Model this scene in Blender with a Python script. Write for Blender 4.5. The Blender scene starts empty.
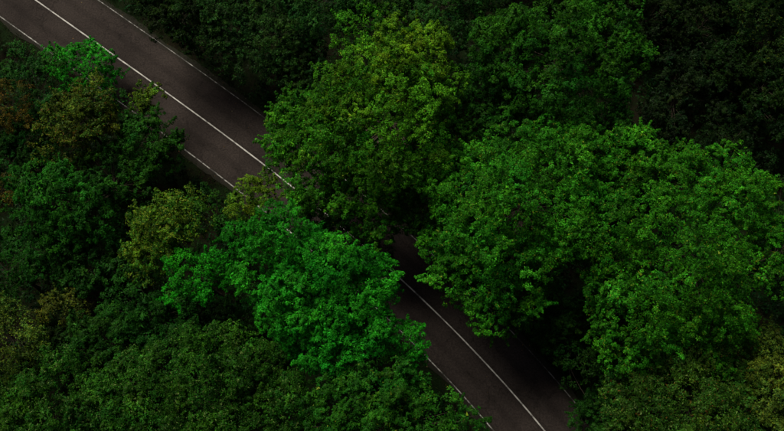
import bpy, math
import numpy as np

# ------------------------------------------------------------------ camera, sky, sun, exposure
SC = bpy.context.scene
COL = SC.collection
CAM_H, CAM_PITCH, CAM_HFOV = 72.0, 74.0, 48.0
SUN_ELEV, SUN_AZ = 52.0, 124.0          # azimuth of the sun seen from above, degrees from +X towards +Y
SUN_STRENGTH, SUN_ANGLE = 5.0, 28.0
SKY_STRENGTH = 0.05
EXPOSURE = -0.46

cam_data = bpy.data.cameras.new('camera')
cam = bpy.data.objects.new('camera', cam_data)
COL.objects.link(cam)
cam.location = (0, -CAM_H / math.tan(math.radians(CAM_PITCH)), CAM_H)
cam.rotation_euler = (math.radians(90 - CAM_PITCH), 0, 0)
cam_data.sensor_width = 36
cam_data.lens = 18 / math.tan(math.radians(CAM_HFOV / 2))
cam_data.clip_end = 8000
SC.camera = cam

world = bpy.data.worlds.new('World')
SC.world = world
world.use_nodes = True
wn = world.node_tree
wn.nodes.clear()
w_out = wn.nodes.new('ShaderNodeOutputWorld')
w_bg = wn.nodes.new('ShaderNodeBackground')
w_sky = wn.nodes.new('ShaderNodeTexSky')
w_sky.sky_type = 'NISHITA'
w_sky.sun_disc = False
w_sky.sun_elevation = math.radians(SUN_ELEV)
w_sky.sun_rotation = math.radians(90 - SUN_AZ)
w_sky.air_density = 0.8
w_sky.dust_density = 6.0
w_bg.inputs['Strength'].default_value = SKY_STRENGTH
wn.links.new(w_sky.outputs[0], w_bg.inputs[0])
wn.links.new(w_bg.outputs[0], w_out.inputs[0])

sun_data = bpy.data.lights.new('sun', 'SUN')
sun_data.energy = SUN_STRENGTH
sun_data.angle = math.radians(SUN_ANGLE)
sun_data.color = (1.0, 0.94, 0.80)
sun = bpy.data.objects.new('sun', sun_data)
COL.objects.link(sun)
sun.location = (0, 0, 120)
sun.rotation_euler = (0, math.radians(90 - SUN_ELEV), math.radians(SUN_AZ))

SC.view_settings.view_transform = 'Standard'
SC.view_settings.look = 'None'
SC.view_settings.gamma = 1.0
SC.view_settings.use_curve_mapping = False
SC.view_settings.exposure = EXPOSURE

# ------------------------------------------------------------------ helpers
RNG = np.random.default_rng(11)
F784 = 392 / math.tan(math.radians(CAM_HFOV / 2))
P_ = math.radians(CAM_PITCH)
FW = np.array([0, math.cos(P_), -math.sin(P_)])
UP = np.array([0, math.sin(P_), math.cos(P_)])
RT = np.array([1.0, 0, 0])
CL = np.array(cam.location)


def at(px, py, z=0.0):
    """photo pixel -> world point on the level z"""
    d = FW + RT * ((px - 392) / F784) - UP * ((py - 215.5) / F784)
    t = (z - CL[2]) / d[2]
    return CL + d * t


def metres(px, p):
    """length of px photo pixels at the world point p"""
    return px * float(np.dot(np.asarray(p) - CL, FW)) / F784


def tag(o, label=None, cat=None, group=None, kind=None):
    if label: o['label'] = label
    if cat: o['category'] = cat
    if group: o['group'] = group
    if kind: o['kind'] = kind
    return o


def empty(name, loc):
    o = bpy.data.objects.new(name, None)
    COL.objects.link(o)
    o.location = loc
    o.empty_display_size = 0.5
    return o


def mesh_np(name, verts, faces, mat, colours=None, smooth=False):
    """faces: (n,k) int array (all the same corner count)"""
    verts = np.asarray(verts, np.float32)
    faces = np.asarray(faces, np.int32)
    n, k = faces.shape
    me = bpy.data.meshes.new(name)
    me.vertices.add(len(verts))
    me.vertices.foreach_set('co', verts.ravel())
    me.loops.add(n * k)
    me.loops.foreach_set('vertex_index', faces.ravel())
    me.polygons.add(n)
    me.polygons.foreach_set('loop_start', np.arange(0, n * k, k, dtype=np.int32))
    if smooth:
        me.polygons.foreach_set('use_smooth', np.ones(n, bool))
    if colours is not None:
        a = me.attributes.new('leaf_colour', 'FLOAT_COLOR', 'POINT')
        c = np.ones((len(verts), 4), np.float32)
        c[:, :3] = colours
        a.data.foreach_set('color', c.ravel())
    me.update(calc_edges=True)
    me.validate()
    me.materials.append(mat)
    return me


def obj(name, me, parent=None):
    o = bpy.data.objects.new(name, me)
    COL.objects.link(o)
    o.parent = parent
    return o


def norm(v):
    return v / np.maximum(np.linalg.norm(v, axis=-1, keepdims=True), 1e-9)


# ------------------------------------------------------------------ materials
def new_mat(name):
    m = bpy.data.materials.new(name)
    m.use_nodes = True
    nt = m.node_tree
    nt.nodes.clear()
    out = nt.nodes.new('ShaderNodeOutputMaterial')
    return m, nt, out


def N(nt, kind, **inp):
    n = nt.nodes.new(kind)
    for k, v in inp.items():
        n.inputs[k.replace('_', ' ')].default_value = v
    return n


def mixc(nt, a, b, fac):
    m = nt.nodes.new('ShaderNodeMix')
    m.data_type = 'RGBA'
    for sock, v in ((m.inputs['Factor'], fac), (m.inputs['A'], a), (m.inputs['B'], b)):
        if hasattr(v, 'is_linked'):
            nt.links.new(v, sock)
        else:
            sock.default_value = v if not isinstance(v, tuple) else (*v, 1)[:4]
    return m.outputs['Result']


def ramp(nt, src, stops):
    r = nt.nodes.new('ShaderNodeValToRGB')
    while len(r.color_ramp.elements) < len(stops):
        r.color_ramp.elements.new(0.5)
    for e, (p, c) in zip(r.color_ramp.elements, stops):
        e.position = p
        e.color = (*c, 1) if isinstance(c, tuple) else (c, c, c, 1)
    nt.links.new(src, r.inputs[0])
    return r.outputs[0]


def leaf_material(name, rough=0.5, transl=0.13, patch=0.35, patch_scale=0.5):
    m, nt, out = new_mat(name)
    at_ = nt.nodes.new('ShaderNodeAttribute')
    at_.attribute_name = 'leaf_colour'
    tc = nt.nodes.new('ShaderNodeTexCoord')
    no = N(nt, 'ShaderNodeTexNoise', Scale=patch_scale, Detail=3.0)
    nt.links.new(tc.outputs['Object'], no.inputs['Vector'])
    val = ramp(nt, no.outputs['Fac'], [(0.3, 1 - patch), (0.7, 1.0 + patch * 0.4)])
    mul = nt.nodes.new('ShaderNodeMix')
    mul.data_type = 'RGBA'
    mul.blend_type = 'MULTIPLY'
    mul.inputs['Factor'].default_value = 1
    nt.links.new(at_.outputs['Color'], mul.inputs['A'])
    nt.links.new(val, mul.inputs['B'])
    col = mul.outputs['Result']
    p = N(nt, 'ShaderNodeBsdfPrincipled', Roughness=rough)
    p.inputs['Specular IOR Level'].default_value = 0.05
    nt.links.new(col, p.inputs['Base Color'])
    t = nt.nodes.new('ShaderNodeBsdfTranslucent')
    hs = N(nt, 'ShaderNodeHueSaturation', Hue=0.49, Saturation=1.1, Value=1.1)
    nt.links.new(col, hs.inputs['Color'])
    nt.links.new(hs.outputs[0], t.inputs['Color'])
    mx = N(nt, 'ShaderNodeMixShader', Fac=transl)
    nt.links.new(p.outputs[0], mx.inputs[1])
    nt.links.new(t.outputs[0], mx.inputs[2])
    nt.links.new(mx.outputs[0], out.inputs[0])
    return m


def bark_material():
    m, nt, out = new_mat('bark')
    tc = nt.nodes.new('ShaderNodeTexCoord')
    mp = nt.nodes.new('ShaderNodeMapping')
    mp.inputs['Scale'].default_value = (6, 6, 1.2)
    nt.links.new(tc.outputs['Object'], mp.inputs[0])
    no = N(nt, 'ShaderNodeTexNoise', Scale=2.0, Detail=6.0, Roughness=0.7)
    nt.links.new(mp.outputs[0], no.inputs['Vector'])
    c = ramp(nt, no.outputs['Fac'], [(0.3, (0.03, 0.023, 0.017)), (0.7, (0.11, 0.09, 0.07))])
    p = N(nt, 'ShaderNodeBsdfPrincipled', Roughness=0.9)
    p.inputs['Specular IOR Level'].default_value = 0.1
    nt.links.new(c, p.inputs['Base Color'])
    b = N(nt, 'ShaderNodeBump', Strength=0.7, Distance=0.05)
    nt.links.new(no.outputs['Fac'], b.inputs['Height'])
    nt.links.new(b.outputs[0], p.inputs['Normal'])
    nt.links.new(p.outputs[0], out.inputs[0])
    return m


def ground_material():
    m, nt, out = new_mat('forest_floor')
    tc = nt.nodes.new('ShaderNodeTexCoord')
    n1 = N(nt, 'ShaderNodeTexNoise', Scale=0.35, Detail=8.0, Roughness=0.65)
    n2 = N(nt, 'ShaderNodeTexNoise', Scale=9.0, Detail=6.0, Roughness=0.75)
    nt.links.new(tc.outputs['Object'], n1.inputs['Vector'])
    nt.links.new(tc.outputs['Object'], n2.inputs['Vector'])
    litter = ramp(nt, n2.outputs['Fac'], [(0.3, (0.005, 0.0045, 0.003)), (0.7, (0.015, 0.013, 0.007))])
    moss = ramp(nt, n2.outputs['Fac'], [(0.3, (0.004, 0.008, 0.003)), (0.7, (0.010, 0.022, 0.006))])
    f = ramp(nt, n1.outputs['Fac'], [(0.42, 0.0), (0.58, 1.0)])
    c = mixc(nt, litter, moss, f)
    p = N(nt, 'ShaderNodeBsdfPrincipled', Roughness=0.95)
    p.inputs['Specular IOR Level'].default_value = 0.04
    nt.links.new(c, p.inputs['Base Color'])
    b = N(nt, 'ShaderNodeBump', Strength=0.8, Distance=0.08)
    nt.links.new(n2.outputs['Fac'], b.inputs['Height'])
    nt.links.new(b.outputs[0], p.inputs['Normal'])
    nt.links.new(p.outputs[0], out.inputs[0])
    return m


def asphalt_nodes(nt):
    tc = nt.nodes.new('ShaderNodeTexCoord')
    n1 = N(nt, 'ShaderNodeTexNoise', Scale=0.22, Detail=6.0, Roughness=0.6)
    n2 = N(nt, 'ShaderNodeTexNoise', Scale=7.0, Detail=5.0, Roughness=0.8)
    n3 = N(nt, 'ShaderNodeTexNoise', Scale=60.0, Detail=2.0)
    for n in (n1, n2, n3):
        nt.links.new(tc.outputs['Object'], n.inputs['Vector'])
    base = ramp(nt, n1.outputs['Fac'], [(0.38, (0.0195, 0.0152, 0.0135)), (0.62, (0.032, 0.0252, 0.0222))])
    spk = ramp(nt, n2.outputs['Fac'], [(0.34, 0.5), (0.5, 1.0), (0.68, 1.55)])
    mul = nt.nodes.new('ShaderNodeMix')
    mul.data_type = 'RGBA'
    mul.blend_type = 'MULTIPLY'
    mul.inputs['Factor'].default_value = 1
    nt.links.new(base, mul.inputs['A'])
    nt.links.new(spk, mul.inputs['B'])
    # wheel paths, worn a little paler, by the distance across the road
    uv = nt.nodes.new('ShaderNodeUVMap')
    uv.uv_map = 'road_uv'
    sp = nt.nodes.new('ShaderNodeSeparateXYZ')
    nt.links.new(uv.outputs[0], sp.inputs[0])
    si = nt.nodes.new('ShaderNodeMath')
    si.operation = 'MULTIPLY'
    si.inputs[1].default_value = 2 * math.pi / 1.65
    nt.links.new(sp.outputs['X'], si.inputs[0])
    co = nt.nodes.new('ShaderNodeMath')
    co.operation = 'COSINE'
    nt.links.new(si.outputs[0], co.inputs[0])
    wf = ramp(nt, co.outputs[0], [(0.0, 1.14), (1.0, 0.9)])
    mul2 = nt.nodes.new('ShaderNodeMix')
    mul2.data_type = 'RGBA'
    mul2.blend_type = 'MULTIPLY'
    mul2.inputs['Factor'].default_value = 1
    nt.links.new(mul.outputs['Result'], mul2.inputs['A'])
    nt.links.new(wf, mul2.inputs['B'])
    # fine dark cracks
    vo = N(nt, 'ShaderNodeTexVoronoi', Scale=0.23)
    vo.feature = 'DISTANCE_TO_EDGE'
    nz = N(nt, 'ShaderNodeTexNoise', Scale=1.3, Detail=5.0)
    nt.links.new(tc.outputs['Object'], nz.inputs['Vector'])
    add = nt.nodes.new('ShaderNodeVectorMath')
    add.operation = 'MULTIPLY_ADD'
    nt.links.new(nz.outputs['Color'], add.inputs[0])
    add.inputs[1].default_value = (1.8, 1.8, 1.8)
    nt.links.new(tc.outputs['Object'], add.inputs[2])
    nt.links.new(add.outputs[0], vo.inputs['Vector'])
    crack = ramp(nt, vo.outputs['Distance'], [(0.0, 0.3), (0.014, 1.0)])
    mul3 = nt.nodes.new('ShaderNodeMix')
    mul3.data_type = 'RGBA'
    mul3.blend_type = 'MULTIPLY'
    mul3.inputs['Factor'].default_value = 0.6
    nt.links.new(mul2.outputs['Result'], mul3.inputs['A'])
    nt.links.new(crack, mul3.inputs['B'])
    # dirt and moss creeping in from both edges, in ragged patches
    ab = nt.nodes.new('ShaderNodeMath')
    ab.operation = 'ABSOLUTE'
    nt.links.new(sp.outputs['X'], ab.inputs[0])
    nd = N(nt, 'ShaderNodeTexNoise', Scale=0.9, Detail=7.0, Roughness=0.7)
    nt.links.new(tc.outputs['Object'], nd.inputs['Vector'])
    sm = nt.nodes.new('ShaderNodeMath')
    sm.operation = 'MULTIPLY_ADD'
    nt.links.new(nd.outputs['Fac'], sm.inputs[0])
    sm.inputs[1].default_value = 1.6
    nt.links.new(ab.outputs[0], sm.inputs[2])
    mr = nt.nodes.new('ShaderNodeMapRange')
    mr.inputs['From Min'].default_value = 3.7
    mr.inputs['From Max'].default_value = 4.5
    nt.links.new(sm.outputs[0], mr.inputs['Value'])
    final = mixc(nt, mul3.outputs['Result'], (0.014, 0.015, 0.009), mr.outputs['Result'])
    return tc, final, n2.outputs['Fac'], n3.outputs['Fac']


def asphalt_material():
    m, nt, out = new_mat('asphalt')
    tc, c, h, h3 = asphalt_nodes(nt)
    p = N(nt, 'ShaderNodeBsdfPrincipled', Roughness=0.85)
    p.inputs['Specular IOR Level'].default_value = 0.10
    nt.links.new(c, p.inputs['Base Color'])
    b = N(nt, 'ShaderNodeBump', Strength=0.4, Distance=0.01)
    nt.links.new(h3, b.inputs['Height'])
    nt.links.new(b.outputs[0], p.inputs['Normal'])
    nt.links.new(p.outputs[0], out.inputs[0])
    return m


def paint_material(name, wear_lo, wear_hi, bright):
    m, nt, out = new_mat(name)
    tc, c, h, h3 = asphalt_nodes(nt)
    w = N(nt, 'ShaderNodeTexNoise', Scale=1.1, Detail=8.0, Roughness=0.72)
    nt.links.new(tc.outputs['Object'], w.inputs['Vector'])
    f = ramp(nt, w.outputs['Fac'], [(wear_lo, 0.0), (wear_hi, 1.0)])
    col = mixc(nt, c, (bright, bright * 0.97, bright * 0.9), f)
    p = N(nt, 'ShaderNodeBsdfPrincipled', Roughness=0.7)
    nt.links.new(col, p.inputs['Base Color'])
    nt.links.new(p.outputs[0], out.inputs[0])
    return m


LEAF = leaf_material('broad_leaf')
LEAF_SHRUB = leaf_material('undergrowth_leaf', transl=0.15, patch=0.55, patch_scale=0.3)
BARK = bark_material()
GROUND = ground_material()
ASPHALT = asphalt_material()
PAINT_C = paint_material('centre_line_paint', 0.33, 0.56, 0.5)
PAINT_F = paint_material('faded_edge_line_paint', 0.48, 0.62, 0.34)
PAINT_E = paint_material('edge_line_paint', 0.43, 0.58, 0.40)

# ------------------------------------------------------------------ road centre line from the photo, laid on the ground
CPX = [(35, 0), (97, 42.5), (145, 77.5), (207, 120), (260, 164), (280, 178), (370, 250), (453, 328), (509, 391), (545, 430.5)]
cpt = np.array([at(x, y)[:2] for x, y in CPX])
u_, v_ = cpt[:, 0] - cpt[:, 1], cpt[:, 0] + cpt[:, 1]
co_ = np.polyfit(u_, v_, 3)
uu = np.linspace(u_.min() - 4, u_.max() + 4, 160)
vv = np.polyval(co_, uu)
mid = np.stack([(uu + vv) / 2, (vv - uu) / 2], 1)
t0, t1 = norm(mid[0] - mid[1]), norm(mid[-1] - mid[-2])
ext = np.array([3, 8, 16, 30, 60, 120, 250, 500.0])
line = np.concatenate([(mid[0] + t0 * ext[::-1, None]), mid, mid[-1] + t1 * ext[:, None]])
seg = np.hypot(*np.diff(line, axis=0).T)
S = np.concatenate([[0], np.cumsum(seg)])
tang = norm(np.gradient(line, axis=0))
nrm = np.stack([tang[:, 1], -tang[:, 0]], 1)     # to the right when heading down the picture = photo's lower left
if np.dot(nrm[80], np.array([-1, -1])) < 0:
    nrm = -nrm
OFF_L, OFF_R, SHOULDER = 3.14, 3.36, 0.42


def strip(name, a, b, z, mat, parent=None, wob=0.0, seed=0, nacross=2):
    r = np.random.default_rng(seed)
    n = len(line)
    cols = []
    for j in range(nacross):
        o = a + (b - a) * j / (nacross - 1)
        w = 0
        if wob and j in (0, nacross - 1):
            w = np.convolve(r.normal(0, 1, n + 4), np.ones(5) / 5, 'valid') * wob
        cols.append(line + nrm * (o + (w if np.ndim(w) == 0 else w[:, None])))
    pts = np.stack(cols, 1)
    v = np.concatenate([pts.reshape(-1, 2), np.full((n * nacross, 1), z)], 1)
    i, j = np.meshgrid(np.arange(n - 1), np.arange(nacross - 1), indexing='ij')
    q = (i * nacross + j).ravel()
    f = np.stack([q, q + nacross, q + nacross + 1, q + 1], 1)
    e1 = v[f[0, 1]] - v[f[0, 0]]
    e2 = v[f[0, 3]] - v[f[0, 0]]
    if np.cross(e1, e2)[2] < 0:
        f = f[:, ::-1]
    me = mesh_np(name, v, f, mat)
    uvl = me.uv_layers.new(name='road_uv')
    across = np.tile(np.linspace(a, b, nacross), n)
    along = np.repeat(S, nacross)
    vi = np.zeros(len(me.loops), np.int32)
    me.loops.foreach_get('vertex_index', vi)
    uvl.data.foreach_set('uv', np.stack([across[vi], along[vi]], 1).astype(np.float32).ravel())
    return obj(name, me, parent)


road = strip('road', -(OFF_R + SHOULDER), OFF_L + SHOULDER, 0.0, ASPHALT, None, 0.22, 3, 9)
tag(road, 'narrow dark asphalt road with white painted lines running through the forest', 'road', kind='structure')
strip('centre_line', -0.052, 0.052, 0.004, PAINT_C, road, 0.006, 5)
strip('edge_line', OFF_L - 0.045, OFF_L + 0.045, 0.004, PAINT_E, road, 0.008, 6)
strip('edge_line', -OFF_R - 0.04, -OFF_R + 0.04, 0.004, PAINT_F, road, 0.008, 7)


def road_distance(x, y):
    """signed offset from the centre line, positive to the photo's lower left"""
    x, y = np.atleast_1d(x), np.atleast_1d(y)
    out = np.zeros(len(x))
    for s in range(0, len(x), 4000):
        q = np.stack([x[s:s + 4000], y[s:s + 4000]], 1)
        d = q[:, None, :] - DENSE[None]
        i = np.argmin((d ** 2).sum(2), 1)
        dd = q - DENSE[i]
        out[s:s + 4000] = (dd * DN[i]).sum(1)
    return out


dens_s = np.linspace(S[6], S[-7], 500)
DENSE = np.stack([np.interp(dens_s, S, line[:, k]) for k in (0, 1)], 1)
DN = norm(np.stack([np.interp(dens_s, S, nrm[:, k]) for k in (0, 1)], 1))

# ------------------------------------------------------------------ ground sheet
inner = np.arange(-70, 70.1, 1.25)
outer = 70 * 1.35 ** np.arange(1, 14)
ax = np.concatenate([-outer[::-1], inner, outer])
gx, gy = np.meshgrid(ax, ax, indexing='ij')
gx_, gy_ = gx.ravel(), gy.ravel()
rd = np.abs(road_distance(gx_, gy_))
bump = 0.35 * np.sin(gx_ * 0.21 + 1.3) * np.sin(gy_ * 0.17) + 0.22 * np.sin(gx_ * 0.53 + gy_ * 0.31) + RNG.normal(0, 0.07, len(gx_))
gz = -0.05 + (bump - 0.25) * np.clip((rd - 5.2) / 5, 0, 1)


def ground_z(x, y):
    b = 0.35 * np.sin(x * 0.21 + 1.3) * np.sin(y * 0.17) + 0.22 * np.sin(x * 0.53 + y * 0.31)
    return -0.05 + (b - 0.25) * np.clip((np.abs(road_distance(x, y)) - 5.2) / 5, 0, 1)


m_ = len(ax)
i, j = np.meshgrid(np.arange(m_ - 1), np.arange(m_ - 1), indexing='ij')
q = (i * m_ + j).ravel()
ground = obj('ground', mesh_np('ground', np.stack([gx_, gy_, gz], 1), np.stack([q, q + m_, q + m_ + 1, q + 1], 1), GROUND, smooth=True))
tag(ground, 'dark mossy forest floor with leaf litter under the trees', 'ground', kind='structure')


# ------------------------------------------------------------------ foliage
def leaves_from_tufts(rng, c, axis, rt, per, leaf, colour, jitter=0.45, fill=0.45):
    """c: tuft centres, axis: growing directions, rt: radii, per: leaves in one tuft, colour: (n,3)"""
    n = len(c)
    k = np.repeat(np.arange(n), per)
    m = len(k)
    h = norm(norm(rng.normal(0, 1, (m, 3))) + axis[k] * 0.75)
    p = c[k] + h * (rt[k] * rng.uniform(fill ** 2, 1.1, m) ** 0.5)[:, None]
    up = np.array([0, 0, 1.0])
    nn = norm(h * 0.45 + axis[k] * 0.35 + up * 0.45 + rng.normal(0, jitter, (m, 3)))
    d = norm(h + rng.normal(0, 0.6, (m, 3)))
    d = norm(d - nn * (d * nn).sum(1, keepdims=True))
    s = np.cross(nn, d)
    L = leaf * rng.uniform(0.65, 1.3, m)[:, None]
    W = L * rng.uniform(0.45, 0.65, m)[:, None]
    # a folded leaf seen from this far: wide at the stalk end, pointed at the tip
    tip = p + d * L * 0.6 - nn * L * 0.1
    lf = p - d * L * 0.4 + s * W * 0.55
    rg = p - d * L * 0.4 - s * W * 0.55
    v = np.stack([rg, tip, lf], 1).reshape(-1, 3)
    return v, np.repeat(colour[k], 3, 0), m


def vary(rng, base, n, sd=0.22, warm=0.10):
    base = np.asarray(base)
    c = base * np.exp(rng.normal(0, sd, (n, 1)))
    w = rng.normal(0, warm, (n, 1))
    c = c * np.concatenate([1 + 2.2 * w, 1 + 0.35 * w, 1 - 0.6 * w], 1)
    return np.clip(c, 0.001, 0.4)


def tube(path, radii, sides=6):
    path = np.asarray(path, float)
    t = norm(np.gradient(path, axis=0))
    ref = np.array([0.3, 0.9, 0.2])
    a = norm(np.cross(t, ref))
    b = np.cross(t, a)
    th = np.arange(sides) * 2 * math.pi / sides
    ring = a[:, None] * np.cos(th)[None, :, None] + b[:, None] * np.sin(th)[None, :, None]
    v = (path[:, None] + ring * np.asarray(radii)[:, None, None]).reshape(-1, 3)
    n = len(path)
    f = []
    for i in range(n - 1):
        for s in range(sides):
            s2 = (s + 1) % sides
            f.append((i * sides + s, i * sides + s2, (i + 1) * sides + s2, (i + 1) * sides + s))
    return v, np.array(f)


STYLE = {
    # rb bough radius, gap bough spacing / radius, nt tufts per bough, per leaves per tuft, rt tuft radius, leaf length, sd leaf tone
    'fine':    dict(rb=(0.55, 1.15), gap=1.45, nt=15, per=40, rt=(0.16, 0.36), leaf=0.126, sd=0.42, reach=(0.6, 1.25)),
    'lobed':   dict(rb=(0.6, 1.2), gap=1.42, nt=20, per=38, rt=(0.17, 0.36), leaf=0.132, sd=0.36, reach=(0.7, 1.15)),
    'feather': dict(rb=(0.6, 1.3), gap=1.5, nt=13, per=32, rt=(0.17, 0.40), leaf=0.138, sd=0.30, reach=(0.5, 1.3)),
    'sparse':  dict(rb=(0.5, 1.0), gap=1.5, nt=13, per=21, rt=(0.2, 0.45), leaf=0.130, sd=0.36, reach=(0.5, 1.35)),
    'shrub':   dict(rb=(0.4, 0.7), gap=1.35, nt=10, per=22, rt=(0.16, 0.3), leaf=0.145, sd=0.26, reach=(0.7, 1.2)),
}


def make_tree(name, label, cat, lobes, colour, style='fine', seed=0, foot=None, flecks=None, group=None, cover=1.0, skirt=0.2):
    """lobes: [(photo px, photo py, half width px, height of lobe centre m, height ratio[, colour])]"""
    rng = np.random.default_rng(1000 + seed)
    st = STYLE[style]
    L = []
    for lb in lobes:
        c = at(lb[0], lb[1], lb[3])
        R = metres(lb[2], c)
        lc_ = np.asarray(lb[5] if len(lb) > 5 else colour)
        if R < 2.6:
            L.append((c, R, R * lb[4], lc_))
            continue
        # a large lobe is a core with heads of its own standing out of it
        L.append((c - np.array([0, 0, 0.12 * R]), R * 0.80, R * 0.72 * lb[4], lc_))
        heads = []
        for _ in range(400):
            g_ = norm(rng.normal(0, 1, 3))
            if g_[2] < -0.12 or len(heads) >= 4 + R * 1.6:
                continue
            r_ = R * rng.uniform(0.26, 0.44)
            p_ = c + g_ * np.array([1, 1, lb[4]]) * (R * rng.uniform(0.98, 1.1) - r_)
            if all(np.linalg.norm(p_ - h_) > 0.85 * (r_ + q_) for h_, q_ in heads):
                heads.append((p_, r_))
        for p_, r_ in heads:
            L.append((p_, r_, r_ * 0.85, vary(rng, lc_, 1, 0.12, 0.05)[0]))
    c0 = np.average([l[0] for l in L], axis=0, weights=[l[1] ** 2 for l in L])
    fx, fy = (c0[0], c0[1]) if foot is None else at(foot[0], foot[1])[:2]
    fz = float(ground_z(np.array([fx]), np.array([fy]))[0])
    root = empty(name, (fx, fy, fz))
    tag(root, label, cat, group)
    org = np.array([fx, fy, fz])
    # candidate boughs on the lobes' shells, kept apart from each other
    B = np.zeros((0, 3))
    Rb, Bc, Bo, In = [], [], [], []
    for (c, R, Rz, col) in L:
        sc_ = min(1.0, R * 0.42 / np.mean(st['rb']))
        n = int(np.clip(90 * R, 160, 700))
        g = norm(rng.normal(0, 1, (n, 3)))
        g = g[g[:, 2] > -skirt - 0.15]
        n = len(g)
        rb = rng.uniform(*st['rb'], n) * sc_
        ph = rng.uniform(0, 6.28, 3)
        az = np.arctan2(g[:, 1], g[:, 0])
        wob = 1 + 0.08 * np.sin(2 * az + ph[0]) + 0.08 * np.sin(3 * az + ph[1]) + 0.07 * np.sin(5 * az + ph[2])
        dep = rng.uniform(0.66, 1.16, n) * wob * (1 - rb / R * 0.7)
        p = c + g * np.array([R, R, Rz]) * dep[:, None]
        for q in range(n):
            if p[q, 2] < fz + 0.3 * rb[q]:
                continue
            inside = False
            for (c2, R2, Rz2, _) in L:
                if c2 is not c and np.linalg.norm((p[q] - c2) / np.array([R2, R2, Rz2])) < 0.72:
                    inside = True
                    break
            if inside:
                continue
            if len(B) and np.min(np.linalg.norm(B - p[q], axis=1) - st['gap'] / cover ** 0.5 * 0.5 * (rb[q] + np.array(Rb))) < 0:
                continue
            B = np.concatenate([B, p[q:q + 1]])
            Rb.append(rb[q])
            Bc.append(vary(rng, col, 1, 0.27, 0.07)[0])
            Bo.append(norm(g[q] * np.array([1, 1, R / max(Rz, .1)])))
            In.append(False)
        # inner boughs: gaps look onto foliage deeper in the crown
        for q in range(max(3, int(R * R * 0.6))):
            gi = norm(rng.normal(0, 1, 3))
            gi[2] = abs(gi[2]) - 0.3
            pi_ = c + gi * np.array([R, R, Rz]) * rng.uniform(0.35, 0.68)
            if pi_[2] > fz + 0.5:
                B = np.concatenate([B, pi_[None]])
                Rb.append(rng.uniform(0.9, 1.5) * min(1, R / 4))
                Bc.append(vary(rng, col, 1, 0.27, 0.07)[0])
                Bo.append(gi)
                In.append(True)
    Rb, Bc, Bo, In = np.array(Rb), np.array(Bc), np.array(Bo), np.array(In)
    # tufts of leaves on the boughs
    nts = np.maximum(5, (st['nt'] * (Rb / np.mean(st['rb'])) ** 2).astype(int))
    nts = np.where(In, 9, np.maximum(nts, 6))
    k = np.repeat(np.arange(len(B)), nts)
    g = norm(norm(rng.normal(0, 1, (len(k), 3))) + Bo[k] * 0.55 + np.array([0, 0, 0.5]))
    tc = B[k] + g * (Rb[k] * rng.uniform(*st['reach'], len(k)))[:, None] * np.array([1.0, 1.0, 0.8])
    rt = rng.uniform(*st['rt'], len(k)) * np.where(Rb[k] < 0.6, 0.75, 1)
    axis = norm(g + np.array([0, 0, 0.5]))
    # shoots that stick out of the outline: strings of smaller tufts
    pick = rng.integers(0, len(k), len(k) // 9)
    sd_ = norm(g[pick] + rng.normal(0, 0.35, (len(pick), 3)))
    sd_ = norm(sd_ + np.array([0, 0, 0.35]))
    for t_ in (0.28, 0.5, 0.7):
        tc = np.concatenate([tc, tc[pick] + sd_ * t_])
        rt = np.concatenate([rt, rt[pick] * (0.8 - t_ * 0.6)])
        axis = np.concatenate([axis, sd_])
        k = np.concatenate([k, k[pick]])
    ok = tc[:, 2] > fz + 0.12
    tc, rt, axis, k = tc[ok], rt[ok], axis[ok], k[ok]
    tcol = Bc[k] * np.exp(rng.normal(0, 0.16, (len(k), 1)))
    inn = In[k]
    v, vc, m = leaves_from_tufts(rng, tc[~inn], axis[~inn], rt[~inn], st['per'], st['leaf'], tcol[~inn])
    if inn.any():
        # shade leaves inside the crown are larger
        v2, vc2, m2 = leaves_from_tufts(rng, tc[inn], axis[inn], rt[inn] * 1.5, 11, st['leaf'] * 1.75, tcol[inn])
        v, vc, m = np.concatenate([v, v2]), np.concatenate([vc, vc2]), m + m2
    lc = vc.reshape(-1, 3, 3)
    lc *= np.exp(rng.normal(0, st['sd'], (m, 1, 1)))
    warm = rng.normal(0, 0.10, (m, 1, 1))
    lc *= np.concatenate([1 + 1.8 * warm, 1 + 0.3 * warm, 1 - 0.5 * warm], 2)
    if flecks:
        for fc, frac in flecks:
            q = rng.uniform(0, 1, m) < frac
            lc[q] = np.asarray(fc) * rng.uniform(0.6, 1.3, (q.sum(), 1, 1))
    lc = np.clip(lc, 0.0005, 0.4).reshape(-1, 3)
    f = np.arange(m * 3).reshape(-1, 3)
    me = mesh_np('crown', v - org, f, LEAF, np.clip(lc * np.array([1.2, 1.2, 0.75]), 0, 0.45))
    obj('crown', me, root)
    # trunk and limbs
    top = c0 - org
    H = max(l[0][2] + 0.35 * l[2] for l in L) - fz
    r0 = 0.012 * H + 0.05
    nt_ = 9
    tt = np.linspace(0, 1, nt_)
    path = np.stack([top[0] * tt ** 1.5 + 0.05 * H * np.sin(tt * 4 + seed) * tt * 0.4,
                     top[1] * tt ** 1.5 + 0.05 * H * np.cos(tt * 3 + seed) * tt * 0.4, tt * H * 0.86 - 0.15], 1)
    rad = r0 * (1 - 0.85 * tt) + r0 * 0.8 * np.exp(-tt * 14)
    tv, tf = tube(path, rad, 9)
    obj('trunk', mesh_np('trunk', tv, tf, BARK, smooth=True), root)
    bv, bf, off = [], [], 0
    order = rng.permutation(len(B))[:min(len(B), 46)]
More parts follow.
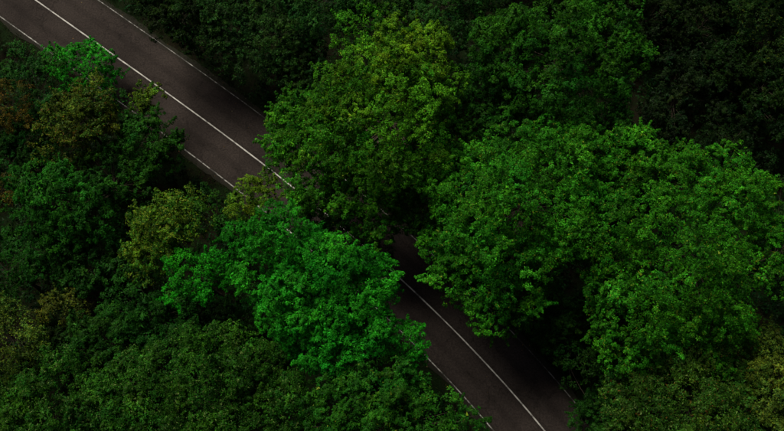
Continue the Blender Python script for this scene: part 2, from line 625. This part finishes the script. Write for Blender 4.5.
    for b in order:
        end = B[b] - org
        h0 = np.clip((end[2] - 0.55 * np.hypot(*(end[:2] - top[:2]))) / (H * 0.86), 0.22, 0.92)
        s0 = np.array([np.interp(h0, tt, path[:, q]) for q in range(3)])
        mid_ = s0 * 0.45 + end * 0.55 + np.array([0, 0, -0.06 * np.linalg.norm(end - s0)]) + rng.normal(0, 0.12, 3)
        w = np.linspace(0, 1, 5)[:, None]
        pth = s0 * (1 - w) ** 2 + 2 * mid_ * w * (1 - w) + end * w ** 2
        rr = np.interp(h0, tt, rad) * 0.45
        vv_, ff_ = tube(pth, np.linspace(rr, 0.012, 5), 5)
        bv.append(vv_)
        bf.append(ff_ + off)
        off += len(vv_)
    obj('branches', mesh_np('branches', np.concatenate(bv), np.concatenate(bf), BARK, smooth=True), root)
    STAT.append((name, m))
    return root


STAT = []
# leaf colours by species, some also holding the lit or shaded tone of their place
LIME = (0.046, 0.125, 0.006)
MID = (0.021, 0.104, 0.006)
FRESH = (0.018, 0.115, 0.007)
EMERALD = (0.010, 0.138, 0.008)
DEEP = (0.012, 0.060, 0.006)  # shade tone painted into lower crown lobes
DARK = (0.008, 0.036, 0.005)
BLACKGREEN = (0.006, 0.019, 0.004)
OLIVE = (0.050, 0.070, 0.009)
RUST = (0.040, 0.034, 0.006)
YELLOW = (0.12, 0.17, 0.018)
PALE = (0.085, 0.14, 0.050)
BROWN = (0.10, 0.055, 0.016)

# --- the large trees between the road and the picture's right
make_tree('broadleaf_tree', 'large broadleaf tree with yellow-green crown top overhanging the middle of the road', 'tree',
          [(392, 118, 84, 12.5, 0.85, (0.026, 0.112, 0.006)), (405, 66, 52, 14, 0.8, LIME), (350, 112, 48, 13, 0.8, (0.034, 0.115, 0.006)), (316, 160, 54, 9, 0.8), (312, 188, 30, 7, .8),  # yellow-green top lobes paint in the crown's lit side
           (372, 190, 56, 8, 0.8), (332, 206, 34, 6, 0.8, DEEP), (368, 222, 32, 5.5, 0.8, DEEP), (440, 150, 44, 9.5, .8, DEEP), (418, 202, 40, 7, .8, DEEP), (300, 125, 36, 8, 0.8), (366, 30, 32, 9, 0.8)],  # DEEP lobes paint shade into the lower and right crown
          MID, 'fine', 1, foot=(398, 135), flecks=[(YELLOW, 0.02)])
make_tree('broadleaf_tree', 'deep green broadleaf tree with feathery crown beside the black clearing', 'tree',
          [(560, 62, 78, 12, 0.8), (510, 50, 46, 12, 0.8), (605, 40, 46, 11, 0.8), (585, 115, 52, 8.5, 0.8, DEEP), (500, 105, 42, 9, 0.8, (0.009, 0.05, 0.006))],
          (0.012, 0.062, 0.005), 'feather', 2, foot=(562, 80))
make_tree('broadleaf_tree', 'fresh green broadleaf tree with rounded crown overhanging the lower road bend', 'tree',
          [(520, 200, 84, 12.5, 0.85), (470, 190, 44, 11, 0.8), (490, 268, 62, 9, 0.8), (518, 295, 44, 7, 0.8, DEEP), (570, 160, 46, 12, 0.8), (552, 228, 42, 11, 0.8), (458, 246, 40, 9, 0.8)],  # the DEEP lobe colours in the shaded skirt of the crown
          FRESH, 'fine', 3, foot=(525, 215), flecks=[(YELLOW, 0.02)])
make_tree('broadleaf_tree', 'widest broadleaf tree with fresh green crown at the edge of the black clearing', 'tree',
          [(684, 248, 98, 12.5, 0.75), (640, 165, 40, 12, 0.8), (715, 195, 56, 12, 0.8), (618, 275, 44, 10, 0.8), (740, 250, 50, 11, 0.8),
           (635, 325, 56, 8.5, 0.8), (700, 315, 58, 9, 0.8), (628, 210, 36, 11, .8)],
          (0.018, 0.108, 0.006), 'fine', 4, foot=(672, 262), flecks=[(YELLOW, 0.025)])
make_tree('broadleaf_tree', 'dull green broadleaf tree flecked with pale and brown leaves below the widest tree', 'tree',
          [(690, 400, 66, 8.5, 0.75), (640, 405, 40, 7.5, 0.75), (730, 375, 36, 7.5, 0.75), (700, 445, 60, 8, 0.7)],
          (0.019, 0.060, 0.008), 'sparse', 5, flecks=[(PALE, 0.05), (BROWN, 0.03)], cover=1.25)
make_tree('broadleaf_tree', 'yellow-green broadleaf tree with loose speckled crown beside the dull flecked tree', 'tree',
          [(785, 395, 42, 9, 0.85), (775, 350, 26, 8, 0.85), (800, 430, 40, 8.5, 0.8)], (0.046, 0.085, 0.014), 'sparse', 6, flecks=[(YELLOW, 0.06)], cover=1.3)

# --- emerald tree and its neighbours below the road
make_tree('broadleaf_tree', 'bright emerald tree with cauliflower-like crown leaning over the road', 'tree',
          [(330, 300, 66, 9.5, 0.7), (272, 236, 33, 13.5, 0.8), (240, 240, 22, 12.5, 0.8), (288, 236, 26, 12, 0.8), (318, 250, 26, 12.5, .8), (334, 263, 32, 13.5, 0.8), (257, 276, 30, 12, 0.8), (290, 304, 40, 12.5, 0.75),
           (362, 290, 34, 12.5, 0.8), (380, 276, 20, 11.5, 0.8), (330, 338, 40, 11, 0.75), (374, 330, 28, 11.5, 0.8), (404, 345, 25, 9.5, 0.85), (300, 250, 22, 13, .8), (345, 285, 40, 11, .7), (300, 280, 36, 11, .7)],
          EMERALD, 'lobed', 7, foot=(330, 305))
make_tree('broadleaf_tree', 'small emerald tree with two rounded tufts beside the larger emerald tree', 'tree',
          [(190, 276, 30, 9, 0.8), (218, 268, 18, 8.5, 0.8)], (0.008, 0.128, 0.005), 'lobed', 8)
make_tree('broadleaf_tree', 'mid green tree with soft crown at the foot of the emerald tree', 'tree',
          [(384, 400, 46, 11, 0.75), (428, 418, 32, 11, 0.75), (345, 412, 44, 10.5, 0.75), (390, 445, 56, 10.5, .7), (462, 434, 26, 7, .75)],
          (0.012, 0.066, 0.006), 'feather', 9, flecks=[(YELLOW, 0.012)])
make_tree('broadleaf_tree', 'low spreading tree with grey-green crown speckled with pale leaves', 'tree',
          [(200, 385, 66, 8.5, 0.65), (140, 395, 46, 8, 0.7), (258, 376, 44, 7.5, 0.7), (270, 410, 52, 8, 0.7), (190, 430, 66, 8, 0.65)],
          (0.014, 0.060, 0.006), 'sparse', 10, flecks=[(PALE, 0.045)], cover=1.5)
make_tree('broadleaf_tree', 'grey-green tree speckled pale in the forest corner next to the spreading tree', 'tree',
          [(50, 405, 56, 7.5, 0.7), (95, 420, 40, 7.5, .7), (10, 420, 40, 7, .7)], (0.014, 0.064, 0.007), 'sparse', 11, flecks=[(PALE, 0.05)], cover=1.3)
make_tree('broadleaf_tree', 'olive tree with airy speckled crown beside the small emerald tree', 'tree',
          [(162, 228, 36, 9, 0.9), (150, 255, 26, 7.5, 0.85), (185, 215, 26, 8.5, 0.85)], (0.026, 0.076, 0.007), 'sparse', 12, flecks=[(YELLOW, 0.18)], cover=0.85)
make_tree('sapling', 'yellow-green sapling reaching over the painted edge line of the road', 'tree',
          [(260, 192, 22, 8, 0.8), (242, 204, 18, 7.5, 0.8)], (0.056, 0.125, 0.010), 'shrub', 13, flecks=[(YELLOW, 0.04)])
make_tree('broadleaf_tree', 'green tree with narrow crown between the olive tree and the spreading tree', 'tree',
          [(140, 300, 34, 6, 0.8), (165, 320, 36, 5.5, 0.8)], (0.009, 0.052, 0.007), 'feather', 14)
make_tree('broadleaf_tree', 'dark bluish-green tree in the forest shade between emerald and spreading tree', 'tree',
          [(225, 328, 34, 3.6, 0.8), (250, 312, 28, 3.6, 0.8)], (0.006, 0.028, 0.005), 'feather', 15)  # leaf colour darkened to stand for the shaded hollow

# --- forest on the picture's left
make_tree('roadside_bush', 'bright green bush growing over the edge of the asphalt', 'bush',
          [(84, 68, 28, 2.4, 0.7), (60, 62, 17, 2.0, 0.7), (106, 78, 14, 1.8, 0.7)], (0.012, 0.160, 0.010), 'shrub', 16)
make_tree('broadleaf_tree', 'olive-brown tree with loose crown behind the bright green bush', 'tree',
          [(82, 118, 36, 6.5, 0.8), (95, 100, 24, 6.5, 0.8), (60, 140, 26, 6, .8)], (0.034, 0.058, 0.008), 'sparse', 17, flecks=[(YELLOW, 0.05), (BROWN, 0.05)], cover=0.85)
make_tree('sapling', 'thin yellow-green sapling leaning over the asphalt beside the bright green bush', 'tree',
          [(148, 96, 15, 4.2, 0.8), (140, 106, 11, 3.6, 0.8)], (0.040, 0.085, 0.009), 'shrub', 25, cover=0.8, flecks=[(YELLOW, 0.05)])
make_tree('broadleaf_tree', 'dark green tree whose twigs hang over the broken edge line', 'tree',
          [(150, 142, 36, 4.5, 0.75), (122, 120, 26, 4.5, 0.75), (166, 158, 20, 3.2, 0.75)], (0.011, 0.058, 0.007), 'feather', 18, cover=0.8)
make_tree('broadleaf_tree', 'deep green tree with flat crown in the dark forest on the bush side', 'tree',
          [(60, 205, 46, 7, 0.75), (90, 215, 30, 6.5, 0.75), (30, 190, 30, 6.5, .75)], (0.010, 0.070, 0.007), 'feather', 19)
make_tree('broadleaf_tree', 'rust-brown tree at the dark forest edge beside the olive-brown tree', 'tree',
          [(5, 105, 30, 7, 0.85), (2, 190, 22, 6, 0.85)], RUST, 'sparse', 20, flecks=[(BROWN, 0.08)])
make_tree('broadleaf_tree', 'dark green tree between rust-brown tree and bright green bush', 'tree',
          [(32, 78, 30, 5.5, 0.8), (40, 110, 26, 5, 0.8)], (0.011, 0.050, 0.010), 'feather', 21)
make_tree('broadleaf_tree', 'yellow-speckled tree standing above the pale speckled corner tree', 'tree',
          [(10, 345, 34, 8, 0.8), (-5, 325, 26, 8, 0.8)], (0.034, 0.070, 0.012), 'sparse', 22, flecks=[(YELLOW, 0.10)], cover=1.2)
make_tree('sapling', 'small olive sapling with yellow tips in the darkest part of the forest', 'tree',
          [(58, 310, 22, 5, 0.85), (75, 322, 18, 4.5, .8)], (0.040, 0.060, 0.012), 'sparse', 23, flecks=[(YELLOW, 0.08)])
make_tree('broadleaf_tree', 'green tree leaning in from the forest edge above the yellow-speckled tree', 'tree',
          [(0, 268, 32, 7.5, 0.8)], (0.010, 0.060, 0.008), 'feather', 24)

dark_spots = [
    # low crowns with the hollows' shade put into their leaf colour: (px, py, half width px, height m, colour, label)
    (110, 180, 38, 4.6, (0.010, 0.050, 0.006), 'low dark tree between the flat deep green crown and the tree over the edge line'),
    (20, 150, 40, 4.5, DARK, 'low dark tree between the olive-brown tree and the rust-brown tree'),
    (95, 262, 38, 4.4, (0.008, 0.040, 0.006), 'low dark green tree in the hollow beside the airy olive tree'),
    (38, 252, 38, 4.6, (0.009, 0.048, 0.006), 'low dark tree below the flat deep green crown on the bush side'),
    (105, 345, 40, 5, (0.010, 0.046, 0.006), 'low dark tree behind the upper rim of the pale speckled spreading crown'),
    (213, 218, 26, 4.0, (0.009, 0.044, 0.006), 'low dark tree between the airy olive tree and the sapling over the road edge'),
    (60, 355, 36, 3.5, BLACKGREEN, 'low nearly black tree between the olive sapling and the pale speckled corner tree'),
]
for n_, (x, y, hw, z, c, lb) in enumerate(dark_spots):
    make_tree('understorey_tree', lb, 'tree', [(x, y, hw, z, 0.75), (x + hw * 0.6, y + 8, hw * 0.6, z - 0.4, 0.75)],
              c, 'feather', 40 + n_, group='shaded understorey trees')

# --- dark forest above the road and round the clearing, whose shade darkens its leaf colours
make_tree('broadleaf_tree', 'dark green tree standing over the upper edge line of the road', 'tree',
          [(272, 32, 52, 6.5, 0.7), (230, 22, 38, 6.5, 0.75), (300, 62, 32, 5.5, 0.7)], (0.010, 0.036, 0.009), 'fine', 60)
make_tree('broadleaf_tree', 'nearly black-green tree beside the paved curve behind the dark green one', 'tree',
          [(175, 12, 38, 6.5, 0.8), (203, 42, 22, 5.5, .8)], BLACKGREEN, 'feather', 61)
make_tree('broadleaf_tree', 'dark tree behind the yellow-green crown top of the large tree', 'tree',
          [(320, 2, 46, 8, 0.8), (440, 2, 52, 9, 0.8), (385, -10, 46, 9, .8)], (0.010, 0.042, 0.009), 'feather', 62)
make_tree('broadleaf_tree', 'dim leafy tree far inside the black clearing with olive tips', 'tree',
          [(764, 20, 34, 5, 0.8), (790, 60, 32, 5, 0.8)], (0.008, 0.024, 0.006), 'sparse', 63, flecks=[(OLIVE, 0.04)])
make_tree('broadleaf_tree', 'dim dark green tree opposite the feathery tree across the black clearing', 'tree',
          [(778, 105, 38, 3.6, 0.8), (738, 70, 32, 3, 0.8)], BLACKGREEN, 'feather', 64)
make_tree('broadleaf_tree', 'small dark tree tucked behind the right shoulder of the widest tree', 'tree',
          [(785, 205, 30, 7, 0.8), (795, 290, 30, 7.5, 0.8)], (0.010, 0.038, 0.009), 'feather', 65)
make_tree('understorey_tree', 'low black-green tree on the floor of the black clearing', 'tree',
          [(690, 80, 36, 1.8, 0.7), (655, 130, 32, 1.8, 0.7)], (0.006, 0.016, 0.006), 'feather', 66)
make_tree('roadside_bush', 'dark bush at the right verge covering the end of the faint edge line', 'bush',
          [(604, 412, 26, 2.6, 0.75), (588, 428, 20, 2.2, 0.75)], (0.010, 0.048, 0.007), 'shrub', 68)
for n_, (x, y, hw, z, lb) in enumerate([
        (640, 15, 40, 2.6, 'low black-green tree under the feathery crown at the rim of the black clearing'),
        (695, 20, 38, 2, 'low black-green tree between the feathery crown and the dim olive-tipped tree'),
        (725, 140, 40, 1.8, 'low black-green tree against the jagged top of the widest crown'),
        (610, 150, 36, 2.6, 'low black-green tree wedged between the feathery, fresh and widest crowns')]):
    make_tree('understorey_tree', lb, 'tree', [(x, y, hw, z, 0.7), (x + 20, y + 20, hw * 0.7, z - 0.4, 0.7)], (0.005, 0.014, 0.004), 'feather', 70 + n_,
              group='low trees of the black clearing')  # near-black leaf colour stands in for the clearing's shade
make_tree('understorey_tree', 'low dark tree under the gap between the two fresh green crowns', 'tree',
          [(560, 330, 36, 4, 0.75), (590, 370, 30, 4, 0.75)], DARK, 'feather', 67)

# ------------------------------------------------------------------ forest that goes on outside the picture
def copy_tree(src, x, y, rot, scale, label, group):
    r = src.copy()
    COL.objects.link(r)
    r.location = (x, y, float(ground_z(np.array([x]), np.array([y]))[0]))
    r.rotation_euler = (0, 0, rot)
    r.scale = (scale, scale, scale)
    r['label'] = label
    r['group'] = group
    for ch in list(src.children):
        c = ch.copy()
        COL.objects.link(c)
        c.parent = r
    return r


trees = [o for o in COL.objects if o.type == 'EMPTY' and o.name.startswith('broadleaf_tree')]
rr_ = np.random.default_rng(5)
srcs = [trees[q] for q in (1, 2, 3, 9, 17)]
for gx0 in range(-48, 49, 9):
    for gy0 in range(-36, 37, 9):
        x, y = gx0 + rr_.uniform(-2, 2), gy0 + rr_.uniform(-2, 2)
        half = 35.5 + 0.10 * y + 5
        if abs(x) < half and -18 - 7 < y < (22 if x > 8 else 27):
            continue
        if abs(road_distance(np.array([x]), np.array([y]))[0]) < 9.5:
            continue
        copy_tree(srcs[rr_.integers(0, len(srcs))], x, y, rr_.uniform(0, 6.28), rr_.uniform(0.8, 1.1),
                  'green broadleaf tree deeper in the forest away from the road', 'trees deeper in the forest')

# ------------------------------------------------------------------ undergrowth, verge grass, fallen leaves
def scatter(n, lo, hi, seed):
    r = np.random.default_rng(seed)
    x, y = r.uniform(-44, 44, n), r.uniform(-30, 32, n)
    d = np.abs(road_distance(x, y))
    q = (d > lo) & (d < hi)
    return x[q], y[q], r


x, y, r = scatter(16000, 4.3, 200, 71)
n = len(x)
c = np.stack([x, y, ground_z(x, y) + r.uniform(0.1, 0.7, n)], 1)
v, vc, m = leaves_from_tufts(r, c, np.tile([0, 0, 1.0], (n, 1)), r.uniform(0.3, 0.7, n), 14, 0.24, vary(r, (0.006, 0.026, 0.004), n, 0.4, 0.15))
o = obj('undergrowth', mesh_np('undergrowth', v, np.arange(m * 3).reshape(-1, 3), LEAF_SHRUB, vc))
tag(o, 'dark low ferns and seedlings covering the forest floor', 'undergrowth', kind='stuff')

x, y, r = scatter(110000, 3.45, 5.4, 72)
n = len(x)
z0 = ground_z(x, y) - 0.02
az, hh = r.uniform(0, 6.28, n), r.uniform(0.12, 0.4, n)
b0 = np.stack([x, y, z0], 1)
sd_ = np.stack([np.cos(az), np.sin(az), 0 * az], 1) * 0.025
tip = b0 + np.stack([np.sin(az) * hh * 0.6, -np.cos(az) * hh * 0.6, hh], 1)
v = np.stack([b0 - sd_, b0 + sd_, tip], 1).reshape(-1, 3)
o = obj('verge_grass', mesh_np('verge_grass', v, np.arange(n * 3).reshape(-1, 3), LEAF_SHRUB, np.repeat(vary(r, (0.026, 0.056, 0.011), n, 0.4, 0.15), 3, 0)))
tag(o, 'short dull grass on the verges along the asphalt', 'grass', kind='stuff')

x, y, r = scatter(9000, 0.2, 3.8, 73)
d = np.abs(road_distance(x, y))
q = r.uniform(0, 1, len(x)) < 0.06 + 0.7 * (d / 3.8) ** 5
x, y = x[q], y[q]
n = len(x)
v, vc, m = leaves_from_tufts(r, np.stack([x, y, np.full(n, 0.012)], 1), np.tile([0, 0, 1.0], (n, 1)), np.full(n, 0.004), 1, 0.13,
                             vary(r, (0.09, 0.07, 0.03), n, 0.4, 0.2), jitter=0.12)
o = obj('fallen_leaves', mesh_np('fallen_leaves', v, np.arange(m * 3).reshape(-1, 3), LEAF_SHRUB, vc))
tag(o, 'brown and yellow fallen leaves scattered on the asphalt', 'fallen leaves', kind='stuff')

print('leaves', sum(m for _, m in STAT), len(STAT))
